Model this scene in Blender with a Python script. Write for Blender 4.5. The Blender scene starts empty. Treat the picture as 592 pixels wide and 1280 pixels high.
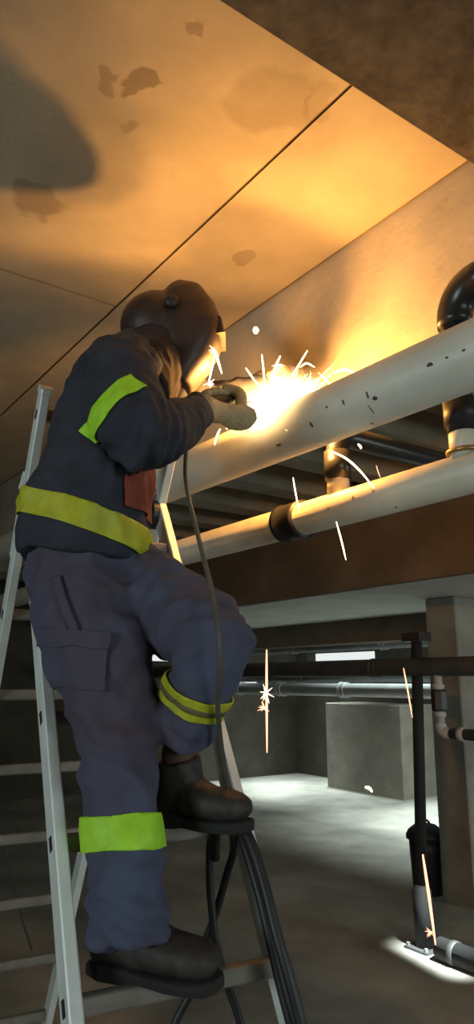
import bpy, bmesh, math, random
from mathutils import Vector, Matrix, noise

random.seed(7)
S = bpy.context.scene
C = S.collection
V = Vector

# ------------------------------------------------------------------ camera
CAMH = 1.6
F_PX, PITCH = 890.0, math.radians(13.3)
cp, sp_ = math.cos(PITCH), math.sin(PITCH)
cam = bpy.data.cameras.new('camera'); camo = bpy.data.objects.new('camera', cam); C.objects.link(camo)
camo.location = (0, 0, CAMH); camo.rotation_euler = (math.pi/2 + PITCH, 0, 0)
cam.sensor_fit = 'VERTICAL'; cam.sensor_height = 24.0; cam.lens = 24.0*F_PX/1280.0
cam.clip_start = 0.05
S.camera = camo
S.view_settings.view_transform = 'Standard'; S.view_settings.look = 'None'
S.view_settings.gamma = 1.0; S.view_settings.use_curve_mapping = False
S.view_settings.exposure = 0.0

# building axes: the pipes run along AX, the cross beams along BX
AX = V((-0.577, 0.8167, 0)); BX = V((0.8167, 0.577, 0))
def AB(a, b, z): return AX*a + BX*b + V((0, 0, z))
def P(px, py, Y):
    r = (px-296)/F_PX; u = (640-py)/F_PX
    d = Y/(cp - u*sp_)
    return V((r*d, Y, CAMH + d*(sp_ + u*cp)))

# ------------------------------------------------------------------ world and daylight
W = bpy.data.worlds.new('world'); S.world = W; W.use_nodes = True
bg = W.node_tree.nodes['Background']; bg.inputs[0].default_value = (0.90, 0.97, 0.95, 1); bg.inputs[1].default_value = 0.9

def area(name, loc, target, sx, sy, power, col, spread=180):
    l = bpy.data.lights.new(name, 'AREA'); l.shape = 'RECTANGLE'; l.size = sx; l.size_y = sy
    l.energy = power; l.color = col; l.spread = math.radians(spread)
    o = bpy.data.objects.new(name, l); C.objects.link(o); o.location = loc
    o.rotation_euler = (V(target)-V(loc)).to_track_quat('-Z', 'Y').to_euler()
    return o
DAY = (0.80, 0.95, 0.93)
# daylight standing in the wall openings (all outside the frame)
area('daylight_back', AB(-3.4, 1.2, 1.75), AB(2, 1.2, 1.85), 1.5, 0.8, 22, DAY, 120)
area('daylight_near', AB(0.6, -3.4, 1.75), AB(1.2, 2, 1.9), 1.5, 0.8, 24, DAY, 120)
area('daylight_bay', AB(-3.4, 6.6, 1.5), AB(6, 6.6, 0.4), 2.4, 1.6, 95, DAY, 130)
for nm, aa, bb, sa, sb, pw, sp in (('added_floor_light', 9.0, 7.2, 1.3, 1.9, 60, 55), ('added_floor_light_large', 5.2, 7.1, 2.6, 2.2, 150, 75)):  # lamps added above unseen ceiling holes to brighten the far floor
    o = area(nm, AB(aa, bb, 3.2), AB(aa, bb, 0), sa, sb, pw, DAY, sp)
    o.rotation_euler = (0, 0, math.atan2(AX.y, AX.x))
area('added_patch_light', AB(1.46, 3.30, 3.20), AB(3.16, 3.66, 0.0), 0.07, 0.5, 3.2, (0.9, 1.0, 0.97), 5)  # unseen overhead lamp added to throw the bright patch by the post
# the arc itself
WELD = P(340, 508, 2.1)
def arc_light(name, loc, energy, size):
    l = bpy.data.lights.new(name, 'POINT'); l.energy = energy; l.color = (1.0, 0.45, 0.10); l.shadow_soft_size = size
    o = bpy.data.objects.new(name, l); C.objects.link(o); o.location = loc
arc_light('welding_arc_light', WELD + BX*0.105 + V((0, 0, 0.0)), 38, 0.02)       # the arc behind the pipe's crest
arc_light('welding_spray_light', WELD + V((-0.055, 0.01, 0.034)), 15, 0.025)     # the glowing spray on top

# ------------------------------------------------------------------ helpers
def mat(name, col, rough=0.7, metal=0.0, var=0.25, scale=6.0, bump=0.0, bscale=60.0, col2=None, emit=None, estr=0.0, alpha=None, stretch=None):
    m = bpy.data.materials.new(name); m.use_nodes = True
    nt = m.node_tree; b = nt.nodes['Principled BSDF']
    b.inputs['Roughness'].default_value = rough; b.inputs['Metallic'].default_value = metal
    tc = nt.nodes.new('ShaderNodeTexCoord')
    src = tc.outputs['Object']
    if stretch:
        mp = nt.nodes.new('ShaderNodeMapping'); mp.inputs['Scale'].default_value = stretch
        nt.links.new(src, mp.inputs[0]); src = mp.outputs[0]
    n = nt.nodes.new('ShaderNodeTexNoise'); n.inputs['Scale'].default_value = scale; n.inputs['Detail'].default_value = 6; n.inputs['Roughness'].default_value = 0.6
    nt.links.new(src, n.inputs['Vector'])
    r = nt.nodes.new('ShaderNodeValToRGB')
    c2 = col2 if col2 else tuple(max(0, c*(1-var)) for c in col)
    c1 = col if col2 else tuple(min(1, c*(1+var*0.5)) for c in col)
    r.color_ramp.elements[0].position = 0.32; r.color_ramp.elements[0].color = (*c2, 1)
    r.color_ramp.elements[1].position = 0.68; r.color_ramp.elements[1].color = (*c1, 1)
    nt.links.new(n.outputs['Fac'], r.inputs[0]); nt.links.new(r.outputs[0], b.inputs['Base Color'])
    if bump:
        n2 = nt.nodes.new('ShaderNodeTexNoise'); n2.inputs['Scale'].default_value = bscale; n2.inputs['Detail'].default_value = 5
        nt.links.new(src, n2.inputs['Vector'])
        bp = nt.nodes.new('ShaderNodeBump'); bp.inputs['Strength'].default_value = bump; bp.inputs['Distance'].default_value = 0.01
        nt.links.new(n2.outputs['Fac'], bp.inputs['Height']); nt.links.new(bp.outputs[0], b.inputs['Normal'])
    if emit:
        b.inputs['Emission Color'].default_value = (*emit, 1); b.inputs['Emission Strength'].default_value = estr
        m.cycles.emission_sampling = 'NONE'
    return m

def add_spots(m, spots, dark):
    """darker stains with shapes of their own: (centre, radius) in object space"""
    nt = m.node_tree; b = nt.nodes['Principled BSDF']
    link = b.inputs['Base Color'].links[0]; cur = link.from_socket
    tc = nt.nodes.new('ShaderNodeTexCoord')
    nz = nt.nodes.new('ShaderNodeTexNoise'); nz.inputs['Scale'].default_value = 9; nz.inputs['Detail'].default_value = 4
    nt.links.new(tc.outputs['Object'], nz.inputs['Vector'])
    add = nt.nodes.new('ShaderNodeMixRGB'); add.blend_type = 'LINEAR_LIGHT'; add.inputs[0].default_value = 0.09
    nt.links.new(tc.outputs['Object'], add.inputs[1]); nt.links.new(nz.outputs['Color'], add.inputs[2])
    for c, r, amt in spots:
        dist = nt.nodes.new('ShaderNodeVectorMath'); dist.operation = 'DISTANCE'
        nt.links.new(add.outputs[0], dist.inputs[0]); dist.inputs[1].default_value = c
        mr = nt.nodes.new('ShaderNodeMapRange'); mr.inputs[1].default_value = r*0.75; mr.inputs[2].default_value = r
        mr.inputs[3].default_value = amt; mr.inputs[4].default_value = 0
        nt.links.new(dist.outputs['Value'], mr.inputs[0])
        mx = nt.nodes.new('ShaderNodeMixRGB'); nt.links.new(mr.outputs[0], mx.inputs[0])
        nt.links.new(cur, mx.inputs[1]); mx.inputs[2].default_value = (*dark, 1); cur = mx.outputs[0]
    nt.links.new(cur, b.inputs['Base Color'])

def obj(name, bm, m, parent=None, smooth=False):
    bmesh.ops.recalc_face_normals(bm, faces=bm.faces)
    me = bpy.data.meshes.new(name); bm.to_mesh(me); bm.free()
    return mobj(name, me, m, parent, smooth)
def mobj(name, me, m, parent=None, smooth=False):
    if smooth:
        for p in me.polygons: p.use_smooth = True
    if m and not me.materials: me.materials.append(m)
    o = bpy.data.objects.new(name, me); C.objects.link(o)
    if parent:
        o.parent = parent
        o.matrix_parent_inverse = Matrix.Translation(parent.location).inverted()
    return o
def tag(o, label=None, cat=None, group=None, kind=None):
    if label: o['label'] = label
    if cat: o['category'] = cat
    if group: o['group'] = group
    if kind: o['kind'] = kind
    return o
def empty(name, loc, label, cat, group=None):
    o = bpy.data.objects.new(name, None); C.objects.link(o); o.location = loc; o.empty_display_size = 0.1
    return tag(o, label, cat, group)

def hexa(bm, p):
    """box from 8 corners (bottom 4 then top 4)"""
    v = [bm.verts.new(q) for q in p]
    for f in ((0,1,2,3),(4,5,6,7),(0,1,5,4),(1,2,6,5),(2,3,7,6),(3,0,4,7)):
        bm.faces.new([v[i] for i in f])
def box_ab(bm, a0, a1, b0, b1, z0, z1):
    hexa(bm, [AB(a0,b0,z0), AB(a1,b0,z0), AB(a1,b1,z0), AB(a0,b1,z0), AB(a0,b0,z1), AB(a1,b0,z1), AB(a1,b1,z1), AB(a0,b1,z1)])
def bevel(bm, w, seg=1):
    bmesh.ops.remove_doubles(bm, verts=bm.verts, dist=1e-5)
    bmesh.ops.bevel(bm, geom=list(bm.edges), offset=w, segments=seg, affect='EDGES', profile=0.5)
def oriented_box(bm, c, ex, ey, ez):
    """ex, ey, ez: half-extent vectors"""
    hexa(bm, [c-ex-ey-ez, c+ex-ey-ez, c+ex+ey-ez, c-ex+ey-ez, c-ex-ey+ez, c+ex-ey+ez, c+ex+ey+ez, c-ex+ey+ez])
def frame_of(t, side=None):
    t = t.normalized()
    if side is None:
        side = V((0,0,1)) if abs(t.z) < 0.9 else V((1,0,0))
    s = (side - t*side.dot(t)).normalized()
    return t, s, t.cross(s)
def loft(bm, rings, n=16, side=None, cap=True, power=2.0):
    """rings: (centre, r_fore, r_side); closed tube of elliptic rings along the centres"""
    pts = [V(r[0]) for r in rings]; loops = []; prev = None
    for i, r in enumerate(rings):
        if i == 0: t = pts[1]-pts[0]
        elif i == len(rings)-1: t = pts[-1]-pts[-2]
        else: t = (pts[i+1]-pts[i]).normalized()+(pts[i]-pts[i-1]).normalized()
        sd = side if side is not None else prev
        t, s, f = frame_of(t, sd); prev = s
        ra = r[1]; rb = r[2] if len(r) > 2 else r[1]
        lp = []
        for k in range(n):
            th = 2*math.pi*k/n; cx, sx = math.cos(th), math.sin(th)
            e = 2.0/power
            cx = math.copysign(abs(cx)**e, cx); sx = math.copysign(abs(sx)**e, sx)
            lp.append(bm.verts.new(pts[i]+s*(rb*cx)+f*(ra*sx)))
        loops.append(lp)
    for i in range(len(loops)-1):
        for k in range(n):
            bm.faces.new((loops[i][k], loops[i][(k+1)%n], loops[i+1][(k+1)%n], loops[i+1][k]))
    if cap:
        bm.faces.new(loops[0][::-1]); bm.faces.new(loops[-1])
def ball(bm, c, rx, ry=None, rz=None, rot=None, u=16, v=10):
    ry = ry or rx; rz = rz or rx
    M = Matrix.Translation(c) @ (rot.to_4x4() if rot else Matrix()) @ Matrix.Diagonal((rx, ry, rz, 1))
    bmesh.ops.create_uvsphere(bm, u_segments=u, v_segments=v, radius=1.0, matrix=M)
def spline(pts, per=8):
    out = []; n = len(pts); pts = [V(p) for p in pts]
    for i in range(n-1):
        p0 = pts[max(i-1,0)]; p1 = pts[i]; p2 = pts[i+1]; p3 = pts[min(i+2,n-1)]
        for k in range(per):
            t = k/per
            out.append(0.5*((2*p1)+(p2-p0)*t+(2*p0-5*p1+4*p2-p3)*t*t+(3*p1-p0-3*p2+p3)*t*t*t))
    out.append(pts[-1]); return out
def tube(bm, pts, r, n=10):
    loft(bm, [(p, r if not callable(r) else r(i/(len(pts)-1))) for i, p in enumerate(pts)], n=n)
def cyl(bm, p0, p1, r, n=28): loft(bm, [(p0, r), (p1, r)], n=n)

def evaluated(bm, mods):
    bmesh.ops.recalc_face_normals(bm, faces=bm.faces)
    me = bpy.data.meshes.new('tmp'); bm.to_mesh(me); bm.free()
    o = bpy.data.objects.new('tmp', me); C.objects.link(o)
    for typ, kw in mods:
        m = o.modifiers.new(typ, typ)
        for k, v in kw.items(): setattr(m, k, v)
    dg = bpy.context.evaluated_depsgraph_get(); dg.update()
    res = bpy.data.meshes.new_from_object(o.evaluated_get(dg))
    bpy.data.objects.remove(o); bpy.data.meshes.remove(me)
    return res
def remesh(bm, voxel, smooth=6, fold=None):
    me = evaluated(bm, [('REMESH', dict(mode='VOXEL', voxel_size=voxel)), ('SMOOTH', dict(factor=0.5, iterations=smooth))])
    if fold:
        nr = [v.normal.copy() for v in me.vertices]
        for v, n in zip(me.vertices, nr):
            v.co += n*fold(v.co, n)
    me.update()
    return me
def patch(name, me, planes, pred, off, m, parent, thick=0.004):
    bm = bmesh.new(); bm.from_mesh(me)
    for co, no in planes:
        bmesh.ops.bisect_plane(bm, geom=bm.verts[:]+bm.edges[:]+bm.faces[:], plane_co=co, plane_no=no, clear_outer=True)
    bad = [f for f in bm.faces if not pred(f.calc_center_median(), f.normal)]
    bmesh.ops.delete(bm, geom=bad, context='FACES')
    seen = set(); best = []
    for f0 in bm.faces:
        if f0 in seen: continue
        comp = [f0]; seen.add(f0)
        for f in comp:
            for e in f.edges:
                for g in e.link_faces:
                    if g not in seen: seen.add(g); comp.append(g)
        if len(comp) > len(best): best = comp
    keep = set(best)
    bmesh.ops.delete(bm, geom=[f for f in bm.faces if f not in keep], context='FACES')
    bm.normal_update()
    for v in bm.verts: v.co += v.normal*off
    fs = bm.faces[:]
    if fs: bmesh.ops.solidify(bm, geom=fs, thickness=-thick)
    for f in bm.faces: f.material_index = 0
    me2 = bpy.data.meshes.new(name); bm.to_mesh(me2); bm.free(); me2.materials.clear()
    return mobj(name, me2, m, parent, True)

# ------------------------------------------------------------------ materials
M_ceil = mat('ceiling_concrete', (0.50, 0.44, 0.33), 0.9, var=0.22, scale=2.4, bump=0.25, bscale=35)
M_beam = mat('beam_concrete', (0.46, 0.41, 0.32), 0.9, var=0.25, scale=3, bump=0.25, bscale=30)
M_dark = mat('dark_concrete', (0.15, 0.115, 0.075), 0.95, var=0.45, scale=16, bump=0.5, bscale=45)  # dark mottled concrete of the overhead cross beam
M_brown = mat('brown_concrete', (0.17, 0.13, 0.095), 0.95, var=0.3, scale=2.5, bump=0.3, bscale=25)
M_joint = mat('joint_mortar', (0.26, 0.19, 0.12), 0.95, var=0.3, scale=10)
M_column = mat('column_concrete', (0.27, 0.255, 0.22), 0.92, var=0.3, scale=3, bump=0.3, bscale=25)
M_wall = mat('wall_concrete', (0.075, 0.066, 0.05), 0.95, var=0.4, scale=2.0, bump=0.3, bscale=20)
M_block = mat('block_concrete', (0.20, 0.185, 0.15), 0.95, var=0.25, scale=3.0, bump=0.3, bscale=20)
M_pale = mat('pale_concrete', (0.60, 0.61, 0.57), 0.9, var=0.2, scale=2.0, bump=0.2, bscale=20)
M_floor = mat('floor_concrete', (0.33, 0.315, 0.275), 0.85, var=0.4, scale=1.3, bump=0.25, bscale=14)
M_pipe = mat('cream_pipe_paint', (0.66, 0.63, 0.54), 0.45, var=0.12, scale=5, bump=0.05)
M_pipe2 = mat('cream_pipe_paint_small', (0.66, 0.60, 0.48), 0.45, var=0.15, scale=6, bump=0.05)
M_scuff = mat('pipe_scuff', (0.10, 0.085, 0.07), 0.8, var=0.4, scale=60)
M_black = mat('black_rubber', (0.022, 0.021, 0.022), 0.5, var=0.3, scale=20)
M_blackpipe = mat('black_pipe', (0.028, 0.026, 0.026), 0.3, var=0.4, scale=8)
M_matblack = mat('matt_black_pipe', (0.012, 0.012, 0.013), 0.8, var=0.3, scale=8)
M_greypipe = mat('grey_pipe', (0.16, 0.17, 0.17), 0.55, var=0.3, scale=5)
M_lightpipe = mat('light_pipe', (0.42, 0.44, 0.44), 0.4, var=0.2, scale=4)
M_darksteel = mat('dark_steel', (0.05, 0.053, 0.052), 0.55, var=0.35, scale=6)
M_alu = mat('aluminium', (0.80, 0.83, 0.81), 0.45, 0.15, var=0.12, scale=9, bump=0.03)
M_rung = mat('dim_aluminium', (0.22, 0.195, 0.165), 0.7, 0.1, var=0.3, scale=14, bump=0.05)  # aluminium darkened in colour to imitate the dim light on the rungs
M_hole = mat('hollow_dark', (0.02, 0.02, 0.02), 0.9)
M_jacket = mat('navy_cloth', (0.030, 0.032, 0.048), 0.92, var=0.35, scale=14, bump=0.25, bscale=220)
M_trouser = mat('blue_work_cloth', (0.070, 0.084, 0.145), 0.92, col2=(0.070, 0.048, 0.070), scale=3.2, bump=0.25, bscale=220)  # purple second tone puts the reddish weld light into the blue cloth
M_redlit = mat('red_lit_cloth', (0.22, 0.045, 0.028), 0.9, var=0.3, scale=12)
M_neon = mat('neon_tape', (0.42, 0.78, 0.03), 0.6, var=0.15, scale=25, emit=(0.40, 0.80, 0.02), estr=0.0)
M_yellow = mat('yellow_tape', (0.46, 0.46, 0.02), 0.6, var=0.2, scale=25)
M_tapegrey = mat('tape_stripe', (0.13, 0.12, 0.05), 0.6, var=0.2, scale=25)
M_glove = mat('tan_leather', (0.50, 0.40, 0.24), 0.8, var=0.25, scale=18, bump=0.3, bscale=90)
M_boot = mat('dark_boot_leather', (0.035, 0.028, 0.024), 0.65, var=0.4, scale=16, bump=0.2)
M_sole = mat('boot_sole', (0.018, 0.017, 0.016), 0.85, var=0.3)
M_helmet = mat('helmet_shell', (0.045, 0.024, 0.018), 0.5, var=0.3, scale=10)
M_visor = mat('visor_glass', (0.02, 0.03, 0.025), 0.08, var=0.1)
M_skin = mat('skin', (0.16, 0.085, 0.055), 0.6, var=0.15)
M_hood = mat('hood_cloth', (0.030, 0.019, 0.018), 0.95, var=0.3, scale=20, bump=0.2, bscale=150)
M_cable = mat('cable_rubber', (0.09, 0.08, 0.07), 0.55, var=0.2, scale=30)
M_brass = mat('brass', (0.45, 0.27, 0.10), 0.4, 0.8, var=0.2)
M_bin = mat('black_plastic', (0.012, 0.012, 0.013), 0.5, var=0.3)
M_spark = mat('spark_white', (1, 0.8, 0.5), emit=(1.0, 0.74, 0.40), estr=5.0)
M_spark2 = mat('spark_orange', (1, 0.5, 0.3), emit=(1.0, 0.42, 0.24), estr=2.6)

# ------------------------------------------------------------------ the room
A0, A1, B0, B1 = -3.5, 10.3, -3.5, 8.6
ZC = CAMH + 1.5
bm = bmesh.new(); box_ab(bm, A0-0.2, A1+0.2, B0-0.2, B1+0.2, -0.2, 0)
tag(obj('floor', bm, M_floor), 'dusty grey concrete floor of the basement', kind='structure')

def wall(name, along, const, thick, lo, hi, holes, m, label):
    """wall with rectangular openings; along 'a' or 'b'"""
    us = sorted({lo, hi, *[h[0] for h in holes], *[h[1] for h in holes]})
    zs = sorted({0, ZC+0.2, *[h[2] for h in holes], *[h[3] for h in holes]})
    bm = bmesh.new()
    for i in range(len(us)-1):
        for j in range(len(zs)-1):
            mu, mz = (us[i]+us[i+1])/2, (zs[j]+zs[j+1])/2
            if any(h[0] < mu < h[1] and h[2] < mz < h[3] for h in holes): continue
            if along == 'a': box_ab(bm, us[i], us[i+1], const, const+thick, zs[j], zs[j+1])
            else: box_ab(bm, const, const+thick, us[i], us[i+1], zs[j], zs[j+1])
    return tag(obj(name, bm, m), label, kind='structure')
def on_b(px, py, b):          # building coordinates of a sight line on the plane b = const
    q = P(px, py, 1.0) - V((0,0,CAMH)); t = b/(q.x*BX.x+q.y*BX.y); q *= t
    return q.x*AX.x+q.y*AX.y, q.z+CAMH
def on_a(px, py, a):
    q = P(px, py, 1.0) - V((0,0,CAMH)); t = a/(q.x*AX.x+q.y*AX.y); q *= t
    return q.x*BX.x+q.y*BX.y, q.z+CAMH
s1a, s1z = on_b(384, 829, B1); s1b, s1zt = on_b(468, 817, B1)
far_slots = [(s1b, s1a, s1z, s1z+0.17)]
end_slots = []
for (x0, x1, y0, y1) in ((180, 231, 813, 826), (287, 309, 847, 858), (262, 300, 850, 866)):
    u0, z0 = on_a(x0, y1, A1); u1, z1 = on_a(x1, y0, A1)
    end_slots.append((u0, u1, z0, z1))
end_slots = [end_slots[0], (end_slots[2][0], end_slots[1][1]+0.35, end_slots[1][2], end_slots[1][3])]
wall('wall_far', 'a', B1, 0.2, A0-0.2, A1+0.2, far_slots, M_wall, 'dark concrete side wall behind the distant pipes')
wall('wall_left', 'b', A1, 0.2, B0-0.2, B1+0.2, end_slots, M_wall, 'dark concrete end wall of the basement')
wall('wall_back', 'b', A0-0.2, 0.2, B0-0.2, B1+0.2, [(0.4, 2.0, 1.3, 2.2), (5.3, 7.9, 0.6, 2.4)], M_wall, 'concrete wall with daylight openings behind the viewer')
wall('wall_near', 'a', B0-0.2, 0.2, A0-0.2, A1+0.2, [(-0.2, 1.4, 1.3, 2.2)], M_wall, 'concrete wall with an opening at the near side')

# ceiling: backing slab plus panels with open joints
ceil_spots = [(P(170, 95, 1.5) if False else V((0,0,0)), 0.01, 0.0)]
def ceil_pt(px, py):
    q = P(px, py, 1.0) - V((0,0,CAMH)); return q*(1.5/q.z) + V((0,0,CAMH))
add_spots(M_ceil, [(ceil_pt(170,95), 0.045, 0.55), (ceil_pt(130,100), 0.03, 0.35), (ceil_pt(335,128), 0.13, 0.22), (ceil_pt(300,322), 0.05, 0.35),
                   (ceil_pt(165,155), 0.035, 0.3), (ceil_pt(232,28), 0.03, 0.4), (ceil_pt(45,250), 0.10, 0.4), (ceil_pt(400,130), 0.06, 0.2)], (0.12, 0.075, 0.035))
def slab(bm, a0, a1, b0, b1, z0, z1, holes):
    us = sorted({a0, a1, *[h[0] for h in holes], *[h[1] for h in holes]}); vs = sorted({b0, b1, *[h[2] for h in holes], *[h[3] for h in holes]})
    for i in range(len(us)-1):
        for j in range(len(vs)-1):
            mu, mv = (us[i]+us[i+1])/2, (vs[j]+vs[j+1])/2
            if not any(h[0] < mu < h[1] and h[2] < mv < h[3] for h in holes): box_ab(bm, us[i], us[i+1], vs[j], vs[j+1], z0, z1)
bm = bmesh.new()
slab(bm, A0-0.2, A1+0.2, B0-0.2, B1+0.2, ZC+0.006, ZC+0.15, [(1.15, 1.8, 3.16, 3.44), (8.25, 9.75, 6.15, 8.25), (3.8, 6.6, 5.95, 8.25)])  # holes added in the slab for the unseen overhead lamps
ceil = tag(obj('ceiling', bm, M_joint), 'concrete slab ceiling lit orange by the welding arc', kind='structure')
gap = 0.009
JA = [A0-0.2, 0.06, 2.46, 4.9, 7.3, A1+0.2]
for i in range(len(JA)-1):
    for (b0, b1) in ((B0-0.2, -1.3), (-1.3, 1.13)):
        bm = bmesh.new(); box_ab(bm, JA[i]+gap, JA[i+1]-gap, b0+gap, b1-gap, ZC, ZC+0.06); bevel(bm, 0.004)
        obj('ceiling_panel', bm, M_ceil, ceil)
bm = bmesh.new(); box_ab(bm, A0, A1, 1.13+gap, 1.600, ZC, ZC+0.06); bevel(bm, 0.004); obj('ceiling_panel', bm, M_ceil, ceil)
bm = bmesh.new(); box_ab(bm, 1.86, A1, 1.95, 3.74, ZC+0.005, ZC+0.06); obj('ceiling_panel', bm, M_ceil, ceil)
for k in range(13):                     # ribs of the next bay
    a = 1.9 + k*0.62
    bm = bmesh.new(); box_ab(bm, a, a+0.16, 1.95, 3.74, ZC-0.2, ZC+0.03); bevel(bm, 0.008); obj('ceiling_rib', bm, M_beam, ceil)

bm = bmesh.new(); box_ab(bm, A0, A1, 1.617, 1.95, CAMH+0.99, ZC+0.05); bevel(bm, 0.008)
tag(obj('trim_1', bm, M_beam), 'concrete downstand beam behind the pipes, lit by the arc', kind='structure')
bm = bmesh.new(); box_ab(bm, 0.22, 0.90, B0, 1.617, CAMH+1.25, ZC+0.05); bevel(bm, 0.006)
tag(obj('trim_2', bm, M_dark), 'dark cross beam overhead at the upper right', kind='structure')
bm = bmesh.new(); box_ab(bm, A0, A1, 3.78, 5.6, CAMH+0.65, CAMH+0.85); bevel(bm, 0.008)
tag(obj('trim_3', bm, M_pale), 'pale concrete slab strip carried by the column', kind='structure')
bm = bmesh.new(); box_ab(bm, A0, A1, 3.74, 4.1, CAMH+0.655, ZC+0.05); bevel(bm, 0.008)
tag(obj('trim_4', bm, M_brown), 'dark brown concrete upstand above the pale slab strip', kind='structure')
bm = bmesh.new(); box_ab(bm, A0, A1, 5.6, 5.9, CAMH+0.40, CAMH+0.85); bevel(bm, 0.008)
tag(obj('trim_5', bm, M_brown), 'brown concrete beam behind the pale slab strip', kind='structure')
bm = bmesh.new(); box_ab(bm, 7.1, 8.65, 7.8, B1, 0, 1.26); bevel(bm, 0.015)
tag(obj('concrete_plinth', bm, M_block), 'low square concrete block against the far wall', 'concrete block')
bm = bmesh.new(); box_ab(bm, 3.60, 3.90, 4.64, 5.17, 0, CAMH+0.65); bevel(bm, 0.01)
tag(obj('column', bm, M_column), 'square concrete column at the right edge behind the black bin', 'column')

# ------------------------------------------------------------------ pipes
def zpipe(a): return CAMH + 0.735 + (a-0.9)*0.0165
def pipe_along_a(name, a0, a1, b, z0, z1, r, m, label, cat='pipe', group=None, n=36):
    root = empty(name, AB((a0+a1)/2, b, (z0+z1)/2), label, cat, group)
    bm = bmesh.new(); cyl(bm, AB(a0,b,z0), AB(a1,b,z1), r, n); obj('pipe_body', bm, m, root, True)
    return root
def ring(parent, name, a, b, z, r, half, m, lip=True):
    bm = bmesh.new()
    R = [(-half, r*0.98), (-half, r), (-half*0.72, r), (-half*0.68, r*0.965), (half*0.68, r*0.965), (half*0.72, r), (half, r), (half, r*0.98)]
    loft(bm, [(AB(a+x, b, z), q) for x, q in R], n=32)
    return obj(name, bm, m, parent, True)

MP = pipe_along_a('main_pipe', -3.4, A1, 1.33, zpipe(-3.4), zpipe(A1), 0.080, M_pipe, 'thick cream painted pipe being welded beneath the ceiling')
# scuffs: thin flakes lying on the pipe skin
def scuff(parent, b, zf, r, px, py, l, w, tilt=0.0):
    q = P(px, py, 1.0) - V((0,0,CAMH))
    # meet the sight line with the pipe cylinder
    t = (b - r*0.9)/(q.x*BX.x+q.y*BX.y)
    for _ in range(30):
        p = q*t; a = p.x*AX.x+p.y*AX.y; bb = p.x*BX.x+p.y*BX.y; z = p.z+CAMH
        dz = max(-r*0.99, min(r*0.99, z-zf(a)))
        t *= (b - math.sqrt(r*r-dz*dz))/bb
    th = math.atan2(z-zf(a), bb-b)
    bm = bmesh.new(); n = 12; lo = []
    random.seed(int(px*7+py))
    for k in range(n):
        g = 2*math.pi*k/n; rr = random.uniform(0.6, 1.15)
        da = math.cos(g)*l*rr; dt = (math.sin(g)*w*rr+da*tilt)/r
        lo.append((a+da, th+dt))
    ca = [bm.verts.new(AB(x, b+math.cos(y)*(r+0.0012), zf(x)+math.sin(y)*(r+0.0012))) for x, y in lo]
    cb = [bm.verts.new(AB(x, b+math.cos(y)*(r-0.001), zf(x)+math.sin(y)*(r-0.001))) for x, y in lo]
    bm.faces.new(ca); bm.faces.new(cb[::-1])
    for k in range(n): bm.faces.new((ca[k], ca[(k+1)%n], cb[(k+1)%n], cb[k]))
    obj('scuff_mark', bm, M_scuff, parent)
for s in ((389, 531, .004, .011), (468, 498, .009, .006), (459, 494, .004, .010), (429, 503, .004, .008), (408, 509, .004, .004), (349, 556, .014, .004),
          (537, 456, .012, .005), (558, 447, .005, .003), (579, 438, .005, .003), (465, 531, .003, .006), (464, 512, .0015, .016)):
    scuff(MP, 1.33, zpipe, 0.080, *s)
# the weld bead on top of the pipe
a_w = WELD.x*AX.x+WELD.y*AX.y
bm = bmesh.new()
for k in range(9):
    g = math.radians(40+k*15); ball(bm, AB(a_w, 1.33-math.cos(g)*0.08, zpipe(a_w)+math.sin(g)*0.08), 0.012, 0.012, 0.008, u=8, v=6)
obj('weld_bead', bm, mat('hot_weld', (0.3,0.15,0.05), emit=(1.0,0.55,0.2), estr=3.0), MP, True)

Z2 = CAMH+0.53
SP = pipe_along_a('lower_pipe', -3.4, A1, 1.535, Z2, Z2, 0.055, M_pipe2, 'slimmer cream pipe below the welded pipe with a black coupling')
a_c = on_b(367, 650, 1.535)[0]
cpl = ring(SP, 'coupling', a_c, 1.535, Z2, 0.066, 0.055, M_black); cpl['label'] = 'black ribbed pipe coupling'
for s in ((441, 622, .005, .007), (466, 614, .006, .004), (410, 636, .003, .005), (495, 634, .004, .003)):
    scuff(SP, 1.535, lambda a: Z2, 0.055, *s)

# riser with elbow to the right
def riser_elbow():
    a, b = 1.12, 1.53
    root = empty('riser_pipe', AB(a, b, Z2+0.05), 'upright black pipe with a big elbow at the right edge', 'pipe')
    bm = bmesh.new(); cyl(bm, AB(a,b,Z2+0.03), AB(a,b,Z2+0.14), 0.040); s = obj('stub', bm, M_pipe2, root, True); s['label'] = 'short cream stub on the lower pipe'
    bm = bmesh.new(); loft(bm, [(AB(a,b,Z2+0.05), .046), (AB(a,b,Z2+0.053), .050), (AB(a,b,Z2+0.06), .050), (AB(a,b,Z2+0.063), .046)], n=28); obj('collar', bm, M_brass, root, True)
    bm = bmesh.new(); cyl(bm, AB(a,b,Z2+0.11), AB(a,b,Z2+0.44), 0.043); obj('riser_tube', bm, M_blackpipe, root, True)
    bm = bmesh.new(); cyl(bm, AB(a,b,Z2+0.13), AB(a,b,Z2+0.20), 0.049); obj('lower_socket', bm, M_black, root, True)
    bm = bmesh.new(); cyl(bm, AB(a,b,Z2+0.34), AB(a,b,Z2+0.385), 0.049); obj('upper_socket', bm, M_black, root, True)
    zb = Z2+0.44; R = 0.085
    pts = [AB(a,b,zb-0.02)] + [AB(a-R+R*math.cos(t), b, zb+R*math.sin(t)) for t in [math.pi/2*k/12 for k in range(13)]] + [AB(a-R-0.05,b,zb+R)]
    bm = bmesh.new(); tube(bm, pts, 0.049, 28); obj('elbow', bm, M_blackpipe, root, True)
    bm = bmesh.new(); cyl(bm, AB(a-R-0.04,b,zb+R), AB(-3.4,b,zb+R), 0.043); obj('branch_tube', bm, M_blackpipe, root, True)
riser_elbow()
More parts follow.
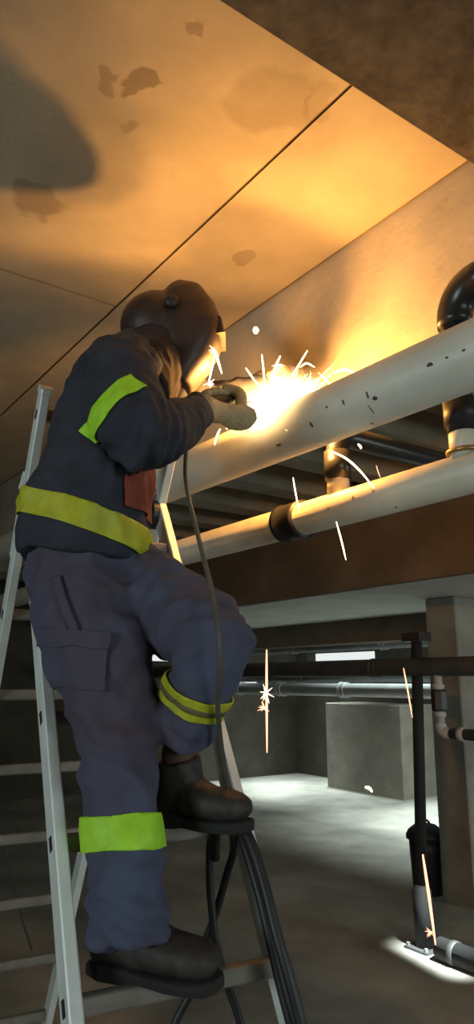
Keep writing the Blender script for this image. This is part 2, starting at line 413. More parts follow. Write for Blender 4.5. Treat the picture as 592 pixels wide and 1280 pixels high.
def riser_small():
    a, b = on_b(422, 592, 1.535)[0], 1.535
    root = empty('branch_pipe', AB(a, b, Z2+0.05), 'short brown branch pipe rising from the lower pipe behind the welded pipe', 'pipe')
    bm = bmesh.new(); cyl(bm, AB(a,b,Z2+0.03), AB(a,b,Z2+0.15), 0.036); obj('stub', bm, M_pipe2, root, True)
    bm = bmesh.new(); cyl(bm, AB(a,b,Z2+0.095), AB(a,b,Z2+0.19), 0.043); obj('socket', bm, M_blackpipe, root, True)
    zb = Z2+0.19; R = 0.06
    pts = [AB(a,b,zb-0.01)] + [AB(a, b+R-R*math.cos(t), zb+R*math.sin(t)) for t in [math.pi/2*k/8 for k in range(9)]] + [AB(a,b+2.4,zb+R)]
    bm = bmesh.new(); tube(bm, pts, 0.036, 22); obj('elbow', bm, M_blackpipe, root, True)
riser_small()

# distant pipe runs
DP = pipe_along_a('steel_pipe_run', -3.4, A1, 3.75, CAMH+0.085, CAMH+0.085, 0.060, M_darksteel, 'dark thick steel pipe crossing in front of the column')
for px in (470, 340): ring(DP, 'flange', on_b(px, 838, 3.75)[0], 3.75, CAMH+0.085, 0.066, 0.03, M_darksteel)
far_runs = [(6.0, 862, 0.075, M_lightpipe, 'lowest light grey pipe of the distant pipe rack', (300, 352, 430)),
            (6.1, 847, 0.055, M_greypipe, 'thin grey pipe just above the lowest one of the distant rack', (336, 378)),
            (6.3, 809, 0.060, M_greypipe, 'second highest pipe of the distant pipe rack', (338, 367, 480)),
            (6.95, 798, 0.070, M_darksteel, 'highest dark pipe of the distant pipe rack', (339, 366))]
for b, py, r, m, lab, rings_px in far_runs:
    z = on_b(400, py, b)[1]
    root = pipe_along_a('distant_pipe', -3.4, A1, b, z, z, r, m, lab, group='distant pipe rack', n=20)
    for px in rings_px: ring(root, 'coupling', on_b(px, py, b)[0], b, z, r*1.22, 0.05, M_lightpipe if m is M_lightpipe else M_greypipe)

# valve assembly right of the post
def valve():
    c = AB(on_b(549, 880, 3.75)[0], 3.75, 0); YV = c.y; c.z = P(549, 880, YV).z
    root = empty('valve_assembly', c, 'grey pipe drop with a black valve body beside the black post', 'valve')
    x = c.x; y = c.y; zt = CAMH+0.05; zv0 = P(549, 889, YV).z; zv1 = P(549, 862, YV).z; zb = P(549, 913, YV).z
    bm = bmesh.new(); cyl(bm, V((x,y,zt+0.0)), V((x,y,zb+0.03)), 0.026, 20); obj('drop_pipe', bm, M_lightpipe, root, True)
    bm = bmesh.new(); loft(bm, [(V((x,y,zv0)), .04), (V((x,y,zv0+.012)), .052), (V((x,y,zv1-.012)), .052), (V((x,y,zv1)), .04)], n=8); obj('valve_body', bm, M_black, root)
    for z in (zv0-0.02, zv1+0.02):
        bm = bmesh.new(); cyl(bm, V((x,y,z-0.014)), V((x,y,z+0.014)), 0.037, 20); obj('union_nut', bm, M_lightpipe, root, True)
    d = -AX
    pts = [V((x,y,zb+0.04))] + [V((x,y,zb+0.035)) + d*(0.05-0.05*math.cos(t)) + V((0,0,-0.05*math.sin(t))) for t in [math.pi/2*k/8 for k in range(9)]]
    e = pts[-1]; pts.append(e+d*0.03)
    bm = bmesh.new(); tube(bm, pts, 0.034, 18); obj('elbow', bm, M_lightpipe, root, True)
    bm = bmesh.new(); cyl(bm, e+d*0.02, e+d*1.6, 0.034, 20); obj('outlet_pipe', bm, M_darksteel, root, True)
    bm = bmesh.new(); cyl(bm, e+d*0.09, e+d*0.13, 0.042, 20); obj('sleeve', bm, M_lightpipe, root, True)
valve()

# black post
def post():
    base = P(531, 1187, 4.86); base.z = 0
    root = empty('black_post', base, 'slim black post standing on the floor in front of the bin', 'post')
    tp = P(520, 800, 4.86); top = tp.z
    bm = bmesh.new(); cyl(bm, base+V((0,0,0.3)), tp, 0.036, 24); obj('post_tube', bm, M_matblack, root, True)
    bm = bmesh.new(); loft(bm, [(base+V((0,0,0.012)), .058), (base+V((0,0,.33)), .058), (base+V((0,0,.36)), .037)], n=24); obj('base_sleeve', bm, M_matblack, root, True)
    bm = bmesh.new(); oriented_box(bm, base+V((0,0,.007)), AX*0.09, BX*0.09, V((0,0,.007))); bevel(bm, .003); obj('base_plate', bm, M_darksteel, root)
    for sx in (-1, 1):
        for sy in (-1, 1):
            bm = bmesh.new(); cyl(bm, base+AX*0.07*sx+BX*0.07*sy+V((0,0,.012)), base+AX*0.07*sx+BX*0.07*sy+V((0,0,.032)), 0.011, 6); obj('bolt', bm, M_greypipe, root)
    bm = bmesh.new(); oriented_box(bm, tp+V((0,0,0.02)), AX*0.08, BX*0.06, V((0,0,.03))); bevel(bm, .005); obj('head_clamp', bm, M_blackpipe, root)
post()
# black bar on the floor
fb = P(566, 1178, 4.6); a_f = fb.x*AX.x+fb.y*AX.y; b_f = fb.x*BX.x+fb.y*BX.y
root = empty('floor_pipe', AB(a_f, b_f, 0), 'black pipe lying on the floor beside the post base', 'pipe')
bm = bmesh.new(); cyl(bm, AB(a_f+0.10, b_f, 0.062), AB(0.2, b_f, 0.062), 0.062, 28); obj('pipe_body', bm, M_matblack, root, True)
bm = bmesh.new(); loft(bm, [(AB(a_f+x, b_f, 0.062), q) for x, q in ((-.03,.062),(-.025,.068),(.005,.068),(.01,.062))], n=28); obj('worn_sleeve', bm, M_darksteel, root, True)

# bin
def bin_():
    c = AB(4.08, 4.70, 0)
    root = empty('black_bin', c, 'round black plastic bin with a lid behind the slim post', 'bin')
    prof = [(.0,.108),(.02,.115),(.30,.128),(.40,.132)]
    bm = bmesh.new(); loft(bm, [(c+V((0,0,z)), r) for z, r in prof], n=28); obj('body', bm, M_bin, root, True)
    bm = bmesh.new(); loft(bm, [(c+V((0,0,z)), r) for z, r in ((.385,.140),(.39,.152),(.42,.152),(.45,.135),(.49,.085),(.50,.04))], n=28); l = obj('lid', bm, M_bin, root, True)
    bm = bmesh.new(); tube(bm, spline([c+V((-.04,0,.49)), c+V((-.02,0,.52)), c+V((.02,0,.52)), c+V((.04,0,.49))], 4), .009, 8); obj('lid_handle', bm, M_bin, l, True)
bin_()

# ------------------------------------------------------------------ ladder
HX, HY, HZ, YAW, LW = -0.4185, 2.0498, CAMH+0.5261, 0.4786, 0.397
FS, RS = 0.655, 0.579
LU = V((math.cos(YAW), math.sin(YAW), 0)); LN = V((math.sin(YAW), -math.cos(YAW), 0))
H0 = V((HX, HY, HZ))
def lad(side, t, s): return H0 + t*(V((0,0,-1)) + LN*s) + LU*(side*(LW/2))
TF = HZ/1.0
def ladder():
    root = empty('folding_ladder', V((HX, HY, 0)), 'aluminium folding ladder carrying the welder', 'ladder')
    def section(s, t0, t1, rung_t, nm):
        dirv = (V((0,0,-1))+LN*s).normalized(); face = dirv.cross(LU).normalized()
        if face.dot(LN) < 0: face = -face
        for side in (-1, 1):
            p0, p1 = lad(side, t0, s), lad(side, t1, s); mid = (p0+p1)/2
            bm = bmesh.new()
            # C channel: web plus two flanges
            web = 0.0035
            oriented_box(bm, mid, LU*0.0125, face*0.029, dirv*((p1-p0).length/2)); bevel(bm, 0.003)
            r = obj('rail', bm, M_alu, root)
            bm = bmesh.new(); oriented_box(bm, p0-dirv*0.004, LU*0.0145, face*0.031, dirv*0.012); bevel(bm, 0.004); obj('end_cap', bm, M_alu if side < 0 else M_black, r)
            bm = bmesh.new(); oriented_box(bm, p1-dirv*0.02, LU*0.017, face*0.034, dirv*0.03); bevel(bm, 0.004); obj('foot', bm, M_black, r)
        for t in rung_t:
            a, b = lad(-1, t, s), lad(1, t, s)
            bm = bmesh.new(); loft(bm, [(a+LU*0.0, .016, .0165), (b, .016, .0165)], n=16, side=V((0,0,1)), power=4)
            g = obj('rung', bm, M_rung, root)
            for side, q in ((-1, a), (1, b)):
                bm = bmesh.new(); oriented_box(bm, q+LU*side*0.0128, LU*0.0012, face*0.0085, dirv*0.013); bevel(bm, 0.001)
                obj('rung_socket', bm, M_hole, g)
    dz = 0.2255
    zr = [CAMH-0.531 + dz*k for k in range(-4, 5)]
    section(FS, -0.02, HZ-0.03, [HZ-z for z in zr if 0.1 < HZ-z < HZ-0.15], 'front')
    section(-RS, -0.245, HZ-0.03, [-0.19] + [0.10+0.235*k for k in range(8)], 'rear')
    for side in (-1, 1):
        c = lad(side, 0.03, 0) - LU*side*0.018
        bm = bmesh.new(); cyl(bm, c-LU*0.012, c+LU*0.012, 0.045, 20); hg = obj('hinge', bm, M_black, root, False)
        bm = bmesh.new(); cyl(bm, c-LU*0.016, c+LU*0.016, 0.012, 12); obj('hinge_pin', bm, M_alu, hg)
        for s in (FS, -RS):
            bm = bmesh.new(); q = lad(side, 0.11, s)+LU*side*0.015; dv = (V((0,0,-1))+LN*s).normalized()
            oriented_box(bm, q, LU*0.003, dv.cross(LU)*0.02, dv*0.08); bevel(bm, .002); obj('hinge_plate', bm, M_alu, hg)
ladder()
def rung_at(k, f):      # point on the front section's rung k, f from 0 (near rail) to 1
    t = HZ - (CAMH-0.531+0.2255*k)
    return lad(-1, t, FS).lerp(lad(1, t, FS), f)

# ------------------------------------------------------------------ the welder
man_root_loc = rung_at(0, 0.45)
man = empty('person', man_root_loc, 'welder in navy jacket, blue trousers and dark welding helmet standing on the ladder', 'person')
SIDE = V((0.05, -1.0, 0)).normalized()

def folds(freq, amp, along=None):
    def f(co, n):
        q = V((co.x*freq, co.y*freq, co.z*freq*0.8))
        w = noise.noise(q) + 0.55*noise.noise(q*2.1+V((3,1,7))) + 0.2*noise.noise(q*5+V((9,2,4)))
        r = 1-abs(noise.noise(q*1.3+V((5,5,5))))*2.2
        return amp*(w*0.8 + 0.6*r - 0.3)
    return f

# body under the clothes: one continuous mesh grown on a skeleton
ARM_R = [P(150,474,1.61), P(182,551,1.50), P(252,511,1.78)]
ARM_L = [P(180,468,1.93), P(262,503,2.18), P(336,480,2.25)]
LEG_R = [P(100,715,1.61), P(146,935,1.49), P(164,1172,1.40)]
LEG_L = [P(150,715,1.74), P(268,802,1.45), P(216,962,1.58)]
HY_ = 1.985
HEAD = P(203, 420, HY_)
def body():
    sk = [(P(112,700,1.68), .11), (P(120,600,1.70), .10), (P(150,490,1.75), .11), (P(174,462,1.82), .05), (P(188,448,1.91), .05), (HEAD, .072), (HEAD+V((0.01,0,.05)), .06)]
    verts = [s[0] for s in sk]; rad = [s[1] for s in sk]
    edges = [(i, i+1) for i in range(len(sk)-1)]
    def chain(root, pts, rs):
        prev = root
        for p, r in zip(pts, rs):
            verts.append(p); rad.append(r); edges.append((prev, len(verts)-1)); prev = len(verts)-1
    for A in (ARM_R, ARM_L):
        chain(2, [A[0], A[0].lerp(A[1],.5), A[1], A[1].lerp(A[2],.5), A[2], A[2]+(A[2]-A[1]).normalized()*0.07], [.055,.047,.04,.037,.028,.03])
    for L in (LEG_R, LEG_L):
        chain(0, [L[0], L[0].lerp(L[1],.5), L[1], L[1].lerp(L[2],.4), L[2]], [.08,.07,.055,.05,.035])
    me = bpy.data.meshes.new('b'); me.from_pydata(verts, edges, [])
    o = bpy.data.objects.new('b', me); C.objects.link(o)
    o.modifiers.new('s', 'SKIN'); sv = me.skin_vertices[0].data
    for i, r in enumerate(rad): sv[i].radius = (r, r)
    sv[0].use_root = True
    m = o.modifiers.new('u', 'SUBSURF'); m.levels = 2
    dg = bpy.context.evaluated_depsgraph_get(); dg.update()
    res = bpy.data.meshes.new_from_object(o.evaluated_get(dg)); bpy.data.objects.remove(o)
    mobj('body', res, M_skin, man, True)
    # face: nose, eyes and mouth under the mask belong to the head
    fwd = V((0.88, 0.10, -0.40)).normalized()
    bm = bmesh.new()
    c = HEAD + V((0.005,0,0.0))
    up = (V((0,0,1))-fwd*fwd.z).normalized(); sd = fwd.cross(up)
    ball(bm, c+fwd*.088-up*.005, .014, .014, .024)
    ball(bm, c+fwd*.080-up*.045, .010, .024, .007)
    for s in (-1, 1): ball(bm, c+fwd*.074+up*.018+sd*.03*s, .010)
    obj('face', bm, M_skin, man, True)
body()

# jacket
def jacket():
    bm = bmesh.new()
    R = [((102,704,1.68), .143, .188), ((104,688,1.68), .148, .190), ((107,668,1.685), .149, .189), ((108,640,1.69), .147, .186), ((119,600,1.70), .134, .182), ((132,545,1.73), .126, .186),
         ((146,498,1.75), .115, .190), ((156,468,1.76), .098, .170), ((168,450,1.77), .078, .105), ((180,438,1.775), .066, .075)]
    loft(bm, [(P(*c), a, b) for c, a, b in R], n=28, side=SIDE, power=2.3)
    a = ARM_R
    loft(bm, [(P(140,468,1.66), .075), (a[0], .090), (P(160,512,1.55), .084), (P(172,538,1.51), .078), (a[1]+V((.0,0,-.004)), .072), (P(202,546,1.55), .068), (P(222,532,1.64), .060), (P(238,518,1.72), .052), (P(246,513,1.765), .050)], n=20)
    a = ARM_L
    loft(bm, [(P(165,470,1.84), .07), (a[0], .085), (P(222,488,2.07), .072), (a[1], .062), (P(302,491,2.23), .053), (a[2], .043)], n=20)
    base = folds(9.0, 0.013)
    el = ARM_R[1]; wst = P(108,655,1.69)
    def f(co, n):
        d = base(co, n)
        k = math.exp(-((co-el).length/0.10)**2)          # elbow creases
        ax = (ARM_R[2]-ARM_R[0]).normalized()
        d += k*0.007*math.sin((co-el).dot(ax)*150 + 3*noise.noise(co*12))
        k2 = math.exp(-((co.z-wst.z-0.10)/0.07)**2)     # blousing above the waist
        d += k2*0.006*math.sin(math.atan2(co.y-wst.y, co.x-wst.x)*9 + 5*noise.noise(co*6))
        return d
    me = remesh(bm, 0.0075, 5, f)
    return mobj('jacket', me, M_jacket, man, True)
JK = jacket()
def trousers():
    bm = bmesh.new()
    loft(bm, [(P(*c), a, b) for c, a, b in [((105,660,1.69), .128, .165), ((106,690,1.685), .134, .170), ((110,725,1.68), .140, .175), ((128,765,1.67), .10, .13)]], n=24, side=SIDE)
    r = [((92,715,1.61), .098), ((108,765,1.58), .112), ((124,812,1.555), .106), ((140,872,1.52), .091), ((147,935,1.49), .081), ((150,990,1.47), .074), ((153,1040,1.45), .070), ((160,1090,1.43), .068), ((162,1140,1.41), .069), ((163,1178,1.40), .070)]
    loft(bm, [(P(*c), q) for c, q in r], n=20)
    l = [((140,712,1.76), .102), ((185,742,1.67), .105), ((228,770,1.57), .098), ((258,790,1.485), .088), ((267,806,1.455), .080), ((257,845,1.47), .071), ((241,880,1.50), .066), ((228,918,1.54), .068)]
    loft(bm, [(P(*c), q) for c, q in l], n=20)
    base = folds(8.5, 0.016)
    kn = LEG_R[1]; an = P(163,1160,1.40); kl = LEG_L[1]; cr = P(180,770,1.62)
    def f(co, n):
        d = base(co, n)
        for c, rad, amp, fr in ((kn, .13, .006, 95), (an, .11, .009, 130)):
            k = math.exp(-((co-c).length/rad)**2); d += k*amp*math.sin(co.z*fr+co.x*40+4*noise.noise(co*10))
        k = math.exp(-((co-cr).length/.15)**2); ax = (LEG_L[1]-LEG_L[0]).normalized()
        d += k*.008*math.sin((co-cr).dot(ax)*85+3*noise.noise(co*9))
        k = math.exp(-((co-kl).length/.11)**2); d += k*.005*math.sin(co.z*110+co.y*60+3*noise.noise(co*11))
        return d
    me = remesh(bm, 0.0075, 5, f)
    return mobj('trousers', me, M_trouser, man, True)
TR = trousers()

# reflective tape
def band(name, me, c, axis, half, m, rad, off=0.003):
    axis = axis.normalized()
    return patch(name, me, [(c+axis*half, axis), (c-axis*half, -axis)], lambda q, n: ((q-c)-axis*(q-c).dot(axis)).length < rad, off, m, man)
b0, b1 = P(28,630,1.62), P(184,684,1.69)
ax = (b1-b0); wn = V((ax.z, 0, -ax.x)).normalized(); wn = wn if wn.z > 0 else -wn
wn = (wn + V((0, -0.0, 0))).normalized()
t = band('waist_band', JK.data, (b0+b1)/2, wn, 0.030, M_yellow, 0.30); t['label'] = 'yellow green reflective band around the jacket waist'
bc = P(150,524,1.55); bax = (ARM_R[1]-ARM_R[0]).normalized()
bax = V((0.62,-0.15,-0.62)).normalized(); be = V((0.66,0,0.75)); bc = P(150,519,1.54)
t = patch('arm_band', JK.data, [(bc+bax*.026, bax), (bc-bax*.026, -bax), (P(121,556,1.5), -be), (P(190,494,1.5), be)], lambda q, n: ((q-bc)-bax*(q-bc).dot(bax)).length < 0.135 and n.y < 0.5, 0.003, M_neon, man); t['label'] = 'neon green reflective band on the upper arm'
lc = P(150,1041,1.45)
t = band('shin_band', TR.data, lc, P(150,1000,1.46)-P(152,1082,1.44)+V((0.004,0,0)), 0.030, M_neon, 0.12); t['label'] = 'neon yellow reflective band on the straight leg'
kc = P(241,868,1.49); kax = (P(262,818,1.455)-P(222,924,1.545))
kax = (kax.normalized()+V((-0.06,0,0.10)))
t = band('knee_band', TR.data, kc, kax, 0.024, M_yellow, 0.082); t['label'] = 'yellow reflective band below the bent knee'
s_ = band('band_stripe', TR.data, kc, kax, 0.006, M_tapegrey, 0.082, 0.005)
# cargo pocket flap on the straight thigh
pc = P(108,838,1.45)
pk = patch('cargo_pocket', TR.data, [(P(118,862,1.5), V((-.1,0,-1))), (P(110,790,1.5), V((.1,0,1))), (P(140,820,1.5), V((1,0,0)))], lambda q, n: (q-pc).length < 0.13 and n.y < 0.2 and q.x < P(140,830,1.5).x, 0.004, M_trouser, man)
fl = patch('pocket_flap', TR.data, [(P(110,812,1.5), V((-.1,0,-1))), (P(110,790,1.5), V((.1,0,1))), (P(142,800,1.5), V((1,0,0)))], lambda q, n: (q-pc).length < 0.15 and n.y < 0.25, 0.009, M_trouser, man)
w0 = P(72,722,1.5); w1 = P(103,800,1.5); wd = (w1-w0).normalized(); wq = V((-wd.z, 0, wd.x))
patch('pocket_welt', TR.data, [(w0, -wd), (w1, wd), (w0+wq*.009, wq), (w0-wq*.009, -wq)], lambda q, n: n.y < 0.1, 0.005, M_trouser, man)
# red patch painting the weld light onto the jacket front
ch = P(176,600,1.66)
fr = patch('red_lit_front', JK.data, [(P(180,552,1.66), V((0,0,1))), (P(180,645,1.66), V((0,0,-1))), (P(160,600,1.62), V((-1,0,0)))], lambda q, n: (q-ch).length < 0.16 and n.x > 0.30 and n.y < 0.45 and min((q-ARM_R[0].lerp(ARM_R[1], u/6)).length for u in range(7)) > 0.100 and min((q-ARM_R[1].lerp(ARM_R[2], u/6)).length for u in range(7)) > 0.092, 0.003, M_redlit, man); fr['label'] = 'rust red weld light painted on the jacket front'

# boots
def boot(heel, toe, ankle, up=V((0,0,1))):
    d = (toe-heel); L = d.length; d = d/L; s = d.cross(up).normalized(); u = s.cross(d).normalized()
    bm = bmesh.new()
    prof = [(-0.005,.020,.028,.030), (0.02,.034,.036,.036), (0.10*L/.27,.042,.043,.038), (0.45*L,.040,.040,.042), (0.66*L,.031,.033,.047), (0.84*L,.028,.030,.047), (0.95*L,.024,.026,.038), (1.0*L,.014,.016,.022)]
    loft(bm, [(heel+d*x+u*(zc), hz, w) for x, zc, hz, w in prof], n=18, side=s, power=2.4)
    top = ankle
    loft(bm, [(heel+d*0.065+u*0.04, .050, .040), (heel.lerp(top,.55)+d*0.045+u*.03, .050, .044), (top+(top-heel).normalized()*0.02, .048, .046)], n=18, side=s)
    me = remesh(bm, 0.006, 3, folds(18, 0.003))
    b = mobj('boot', me, M_boot, man, True)
    bm = bmesh.new()
    loft(bm, [(heel+d*x-u*0.006, hz, w) for x, hz, w in ((-.012,.012,.028), (0.02,.016,.040), (.3*L,.015,.040), (.45*L,.010,.040), (.68*L,.012,.051), (.86*L,.012,.051), (.97*L,.012,.040), (1.02*L,.010,.022))], n=16, side=s, power=5)
    obj('sole', bm, M_sole, b)
    bm = bmesh.new()
    for k in range(4):
        q = heel+d*(0.30+0.09*k)*L+u*(0.093-0.012*k)
        tube(bm, [q-s*.028-u*.012, q+u*.003, q+s*.028-u*.012], .0035, 6)
    obj('laces', bm, M_black, b)
hb = rung_at(0, 0.36)
zR = hb.z + 0.030
heel = P(124,1232,1.46); heel.z = zR; toe = P(270,1240,1.36); toe.z = zR+0.005
boot(heel, toe, P(162,1180,1.40))
hb2 = rung_at(1, 0.62); zL = hb2.z+0.030
heel = V((P(190,1018,1.60).x, 1.62, zL)); toe = V((P(264,1018,1.56).x, 1.53, zL+0.004))
d_ = (toe-heel).normalized(); boot(heel, heel+d_*max(0.24, (toe-heel).length), P(218,958,1.57))

# gloves
def glove(C_, g, wrist, flip=1):
    g = g.normalized(); y = wrist-C_; y = (y-g*y.dot(g)).normalized(); z = g.cross(y)*flip
    K = 1.28
    def L(a, b, c): return C_ + (g*a + y*b + z*c)*K
    bm = bmesh.new()
    loft(bm, [(wrist+(wrist-C_).normalized()*0.045, .050), (wrist, .040), (L(0,.062,.012), .030*K, .040*K), (L(0,.034,.018), .020*K, .046*K), (L(0,.022,.026), .013*K, .043*K)], n=16, side=g)
    for i, (x, ln) in enumerate(((-.036,.90), (-.012,1.0), (.012,1.03), (.036,.95))):
        pth = [(.030,.022), (.012,.040), (-.016,.040), (-.036,.018), (-.036,-.010), (-.020,-.026)]
        pts = spline([L(x*(1-.12*k/5), p[0]*ln*.80, p[1]*ln*.80) for k, p in enumerate(pth)], 3)
        tube(bm, pts, lambda t: (.0125-.0025*t)*K, 10); ball(bm, pts[-1], .0105*K, u=8, v=6)
    pts = spline([L(.018,.045,-.002), L(.040,.026,-.022), L(.046,.002,-.028), L(.040,-.018,-.026)], 4)
    tube(bm, pts, lambda t: (.0150-.003*t)*K, 10); ball(bm, pts[-1], .0125*K, u=8, v=6)
    me = remesh(bm, 0.0038, 2, folds(30, 0.0012))
    return mobj('glove', me, M_glove, man, True)
CR = P(274,504,1.89)
grip_dir = (WELD+V((0,0,.02))-CR).normalized()
glove(CR, grip_dir, P(253,510,1.795))
CL = P(362,479,2.19)
glove(CL, BX, P(338,480,2.25), 1)

# helmet
def helmet():
    bm = bmesh.new()
    prof = [((232,366),(203,362)), ((255,378),(196,372)), ((271,398),(192,392)), ((279,418),(192,412)), ((276,434),(194,432)), ((264,455),(198,452)), ((249,474),(203,470)), ((238,489),(208,484))]
    rings = []
    for i, (f, b) in enumerate(prof):
        pf, pb = P(*f, HY_), P(*b, HY_)
        w = [.055,.080,.096,.102,.102,.098,.090,.078][i]
        rings.append(((pf+pb)/2, (pf-pb).length/2, w))
    loft(bm, rings, n=26, side=V((0,1,0)), power=2.6)
    ball(bm, P(196,408,HY_), .112, .105, .108, u=24, v=16)
    me = remesh(bm, 0.006, 5)
    h = mobj('welding_helmet', me, M_helmet, man, True); h['label'] = 'dark brown welding helmet'
    # visor window on the slanting front
    pf0, pf1 = P(273,401,HY_), P(279,432,HY_); n = (pf1-pf0).cross(V((0,1,0))).normalized(); n = n if n.x > 0 else -n
    up = (pf0-pf1).normalized(); c = (pf0+pf1)/2 - n*0.004
    bm = bmesh.new(); oriented_box(bm, c, n*.009, V((0,.060,0)), up*.030); bevel(bm, .004); fr = obj('visor_frame', bm, M_helmet, h)
    bm = bmesh.new(); oriented_box(bm, c+n*.0070, n*.004, V((0,.050,0)), up*.022); bevel(bm, .001); obj('visor_glass', bm, M_visor, h)
    for s, y in ((-1, HY_-.103), (1, HY_+.103)):
        k = P(218,400,HY_); k.y = y
        bm = bmesh.new(); loft(bm, [(k, .020), (k+V((0,s*.012,0)), .020), (k+V((0,s*.018,0)), .015)], n=14); obj('pivot_knob', bm, M_black, h, True)
    k = P(231,362,HY_); bm = bmesh.new(); ball(bm, k, .018, .03, .012); obj('crest_knob', bm, M_helmet, h, True)
    # cloth hood closing the neck
    bm = bmesh.new()
    loft(bm, [(P(192,432,HY_-.01), .090, .090), (P(188,456,HY_-.045), .098, .102), (P(184,476,HY_-.09), .092, .110), (P(176,500,HY_-.15), .080, .12)], n=24, side=SIDE)
    me = remesh(bm, .007, 4, folds(14, .008)); mobj('neck_hood', me, M_hood, man, True)
helmet()

# ------------------------------------------------------------------ electrode holder, cables
rear = CR - grip_dir*0.085
root = empty('electrode_holder', CR, 'welding electrode holder in the gloved hand pointing at the pipe', 'welding torch')
bm = bmesh.new(); loft(bm, [(rear, .011), (rear+grip_dir*.02, .020), (CR, .024), (CR+grip_dir*.065, .022), (CR+grip_dir*.085, .014)], n=16); obj('handle', bm, M_black, root, True)
bm = bmesh.new(); loft(bm, [(CR+grip_dir*.08, .012), (CR+grip_dir*.125, .009), (CR+grip_dir*.135, .005)], n=12); obj('jaw', bm, M_brass, root, True)
bm = bmesh.new(); cyl(bm, CR+grip_dir*.12, WELD+V((0,0,.012)), .0022, 8); obj('electrode', bm, M_greypipe, root, True)

cab = spline([rear+grip_dir*0.012, P(240,522,1.78), P(234,548,1.72), P(232,600,1.66), P(245,660,1.52), P(262,728,1.40), P(273,790,1.33), P(275,840,1.345), P(272,882,1.40), P(276,930,1.48), P(284,980,1.545), P(285,1012,1.57)], 8)
bm = bmesh.new(); tube(bm, cab, .0052, 10)
tag(obj('welding_cable', bm, M_cable, None, True), 'thin grey welding cable hanging from the glove past the bent knee', 'cable')

rr = rung_at(1, 1.0)
def black_cable(name, pts, r, label):
    bm = bmesh.new(); tube(bm, spline(pts, 8), r, 10); return tag(obj(name, bm, M_black, None, True), label, 'cable', 'black cables hung on the ladder')
black_cable('power_cable', [P(268,1075,1.61), P(270,1040,1.60), P(278,1021,1.575), P(292,1020,1.545), P(312,1050,1.50), P(330,1105,1.46), P(345,1165,1.43), P(362,1225,1.41), P(380,1300,1.40), P(400,1420,1.40)], .0105, 'thick black cable draped over the right ladder rail, outermost loop')
black_cable('power_cable', [P(282,1016,1.59), P(296,1028,1.56), P(308,1062,1.525), P(325,1120,1.49), P(338,1175,1.47), P(352,1235,1.45), P(372,1310,1.43)], .0105, 'thick black cable running close along the right ladder rail, inner loop')
black_cable('power_cable', [P(284,1020,1.60), P(272,1026,1.63), P(263,1050,1.65), P(262,1100,1.655), P(265,1140,1.655), P(270,1180,1.65), P(284,1230,1.64), P(303,1290,1.62), P(320,1400,1.6)], .0085, 'black cable hanging straight down behind the lower rung then right')
black_cable('power_cable', [P(288,1026,1.62), P(292,1060,1.66), P(284,1090,1.675), P(270,1140,1.68), P(254,1185,1.69), P(238,1240,1.69), P(215,1290,1.68), P(190,1400,1.66)], .0085, 'black cable crossing leftwards below the upper foot to the boot')
c1 = tag(obj('wall_wire', (lambda b: (tube(b, spline([P(-6,1010,4.2), P(10,1075,4.2), P(22,1130,4.15), P(40,1188,4.1)], 8), .006, 8), b)[1])(bmesh.new()), M_black, None, True), 'thin dark wire hanging at the far left behind the ladder', 'wire')

# ------------------------------------------------------------------ sparks
def streak(name, pts, Y, r, m, label, group=None):
    bm = bmesh.new(); q = spline([P(x, y, Y) for x, y in pts], 5)
    tube(bm, q, lambda t: r*(0.35+0.65*math.sin(math.pi*min(1, max(0, 0.08+0.9*t)))), 6)
    return tag(obj(name, bm, m, None, True), label, 'spark', group)
G = 'welding sparks'
long_ = [([(333,812),(333,870),(333.5,941)], 1.75, .0028, M_spark2, 'long straight orange spark falling right of the knee'),
         ([(504,835),(509,862),(515,897)], 2.2, .0022, M_spark2, 'thin orange spark falling in front of the far post'),
         ([(528,1068),(536,1122),(544,1181)], 2.4, .0045, M_spark2, 'long orange spark falling over the black post base'),
         ([(411,563),(432,573),(450,589),(467,610)], 1.85, .0030, M_spark, 'curved white spark below the welded pipe'),
         ([(366,597),(369,615),(373,636)], 1.85, .0020, M_spark, 'short spark over the black pipe coupling'),
         ([(420,652),(427,678),(432,700)], 1.85, .0022, M_spark, 'spark falling just below the lower pipe'),
         ([(470,582),(472,589),(475,597)], 1.9, .0012, M_spark2, 'tiny spark above the lower pipe'),
         ([(417,467),(428,462),(438,464),(448,471)], 1.9, .0035, M_spark, 'arched white spark above the pipe right of the weld'),
         ([(375,459),(383,454),(393,459)], 2.0, .0028, M_spark, 'small arched spark beside the weld'),
         ([(319,409),(319.5,413),(319,417)], 2.0, .0090, M_spark, 'round glowing spark drop floating above the weld'),
         ([(275,536),(271,545),(268,556)], 1.85, .0028, M_spark, 'short spark just under the gloved hand'),
         ([(384,438),(372,458),(357,482)], 2.05, .0026, M_spark, 'straight spark flying up right from the weld'),
         ([(327,443),(329,462),(331,485)], 2.05, .0026, M_spark, 'leftmost upright spark above the weld'),
         ([(350,445),(343,462),(340,485)], 2.05, .0034, M_spark, 'forked upright spark above the weld'),
         ([(307,460),(314,470),(321,480)], 2.05, .0028, M_spark, 'slanting spark between helmet and weld'),
         ([(269,438),(272,450),(277,467)], 1.66, .0032, M_spark, 'bright spark glancing off the helmet front'),
         ([(268,440),(265,458),(260,482)], 1.66, .0024, M_spark, 'faint spark running down the helmet front'),
         ([(447,555),(450,558),(451,561)], 1.85, .0035, M_spark, 'dot of a spark under the welded pipe'),
         ([(456,984),(461,985),(465,990)], 3.0, .0060, M_spark, 'small spark landing on the far floor')]
for pts, Y, r, m, lab in long_: streak('spark', pts, Y, r, m, lab, G)
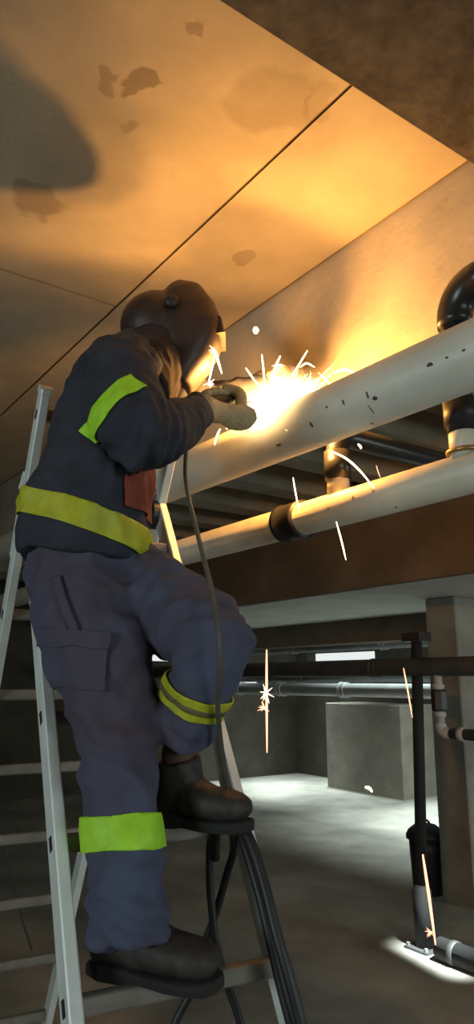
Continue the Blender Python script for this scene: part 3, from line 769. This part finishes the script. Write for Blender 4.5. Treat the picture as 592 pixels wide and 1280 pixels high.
def star(px, py, Y, size, m, label):
    bm = bmesh.new()
    random.seed(int(px+py))
    for k in range(9):
        g = random.uniform(0, 6.28); l = size*random.uniform(.4, 1)
        tube(bm, [P(px, py, Y), P(px+math.cos(g)*l*.5, py+math.sin(g)*l*.5, Y+random.uniform(-.01,.01)), P(px+math.cos(g)*l, py+math.sin(g)*l, Y+random.uniform(-.02,.02))], lambda t: .0022*(1.05-t), 5)
    tag(obj('spark_star', bm, m, None), label, 'spark', G)
star(332, 866, 1.74, 15, M_spark, 'starry spark burst halfway along the long falling spark')
star(330, 885, 1.74, 11, M_spark2, 'smaller starry burst below the first on the falling spark')
star(538, 1165, 2.38, 9, M_spark2, 'small starry burst near the post base')
star(268, 438, 1.65, 10, M_spark, 'bright starry burst on the front of the helmet')
star(262, 479, 1.66, 9, M_spark, 'starry burst at the lower edge of the helmet')
star(347, 456, 2.04, 10, M_spark, 'feathery starry burst above the weld')

bm = bmesh.new()
random.seed(11)
for k in range(170):
    g = random.gauss(math.radians(65), 1.0); l = random.uniform(12, 46)*(1.25 if math.cos(g) > 0 else 1.0)
    x0, y0 = 340+random.gauss(0, 24), 0; y0 = 510-(x0-340)*0.40+random.gauss(0, 6)
    x1, y1 = x0+math.cos(g)*l, y0-math.sin(g)*l*0.75
    dy = random.uniform(-.10, .03); bend = random.uniform(-4, 4)
    tube(bm, [P(x0,y0,2.06), P((x0+x1)/2+bend, (y0+y1)/2-2, 2.06+dy*.5), P(x1,y1,2.06+dy)], lambda t: .0030*(1.05-t), 5)
tag(obj('spark_burst', bm, M_spark), 'dense white burst of sparks around the weld', 'sparks', kind='stuff')

# glare around the arc, imitated by an emission volume that fades outwards
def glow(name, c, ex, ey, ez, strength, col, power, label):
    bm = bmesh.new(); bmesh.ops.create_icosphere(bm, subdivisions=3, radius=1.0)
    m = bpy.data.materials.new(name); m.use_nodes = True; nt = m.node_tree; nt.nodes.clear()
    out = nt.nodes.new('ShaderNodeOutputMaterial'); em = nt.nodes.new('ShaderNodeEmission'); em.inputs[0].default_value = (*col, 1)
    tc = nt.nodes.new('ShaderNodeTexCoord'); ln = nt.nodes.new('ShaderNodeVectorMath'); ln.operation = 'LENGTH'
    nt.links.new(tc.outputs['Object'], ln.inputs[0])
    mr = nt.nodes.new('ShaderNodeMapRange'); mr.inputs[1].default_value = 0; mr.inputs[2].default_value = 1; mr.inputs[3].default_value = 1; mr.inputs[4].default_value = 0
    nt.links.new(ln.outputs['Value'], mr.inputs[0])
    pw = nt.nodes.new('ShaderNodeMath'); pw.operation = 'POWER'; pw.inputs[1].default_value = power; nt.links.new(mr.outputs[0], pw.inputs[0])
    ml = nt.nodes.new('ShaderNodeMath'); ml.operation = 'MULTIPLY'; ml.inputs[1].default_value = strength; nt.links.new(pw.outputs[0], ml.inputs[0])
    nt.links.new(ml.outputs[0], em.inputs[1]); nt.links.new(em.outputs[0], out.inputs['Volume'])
    o = obj(name, bm, m); o.location = c
    rot = Matrix((ex.normalized(), ey.normalized(), ez.normalized())).transposed()
    o.rotation_euler = rot.to_euler(); o.scale = (ex.length, ey.length, ez.length)
    return tag(o, label, 'glare')
glow('arc_glare', P(345, 511, 2.03), -AX*0.21, BX*0.13, V((0,0,0.125)), 80, (1.0, 0.66, 0.28), 1.9, 'white hot glare around the arc, built as a glowing volume')
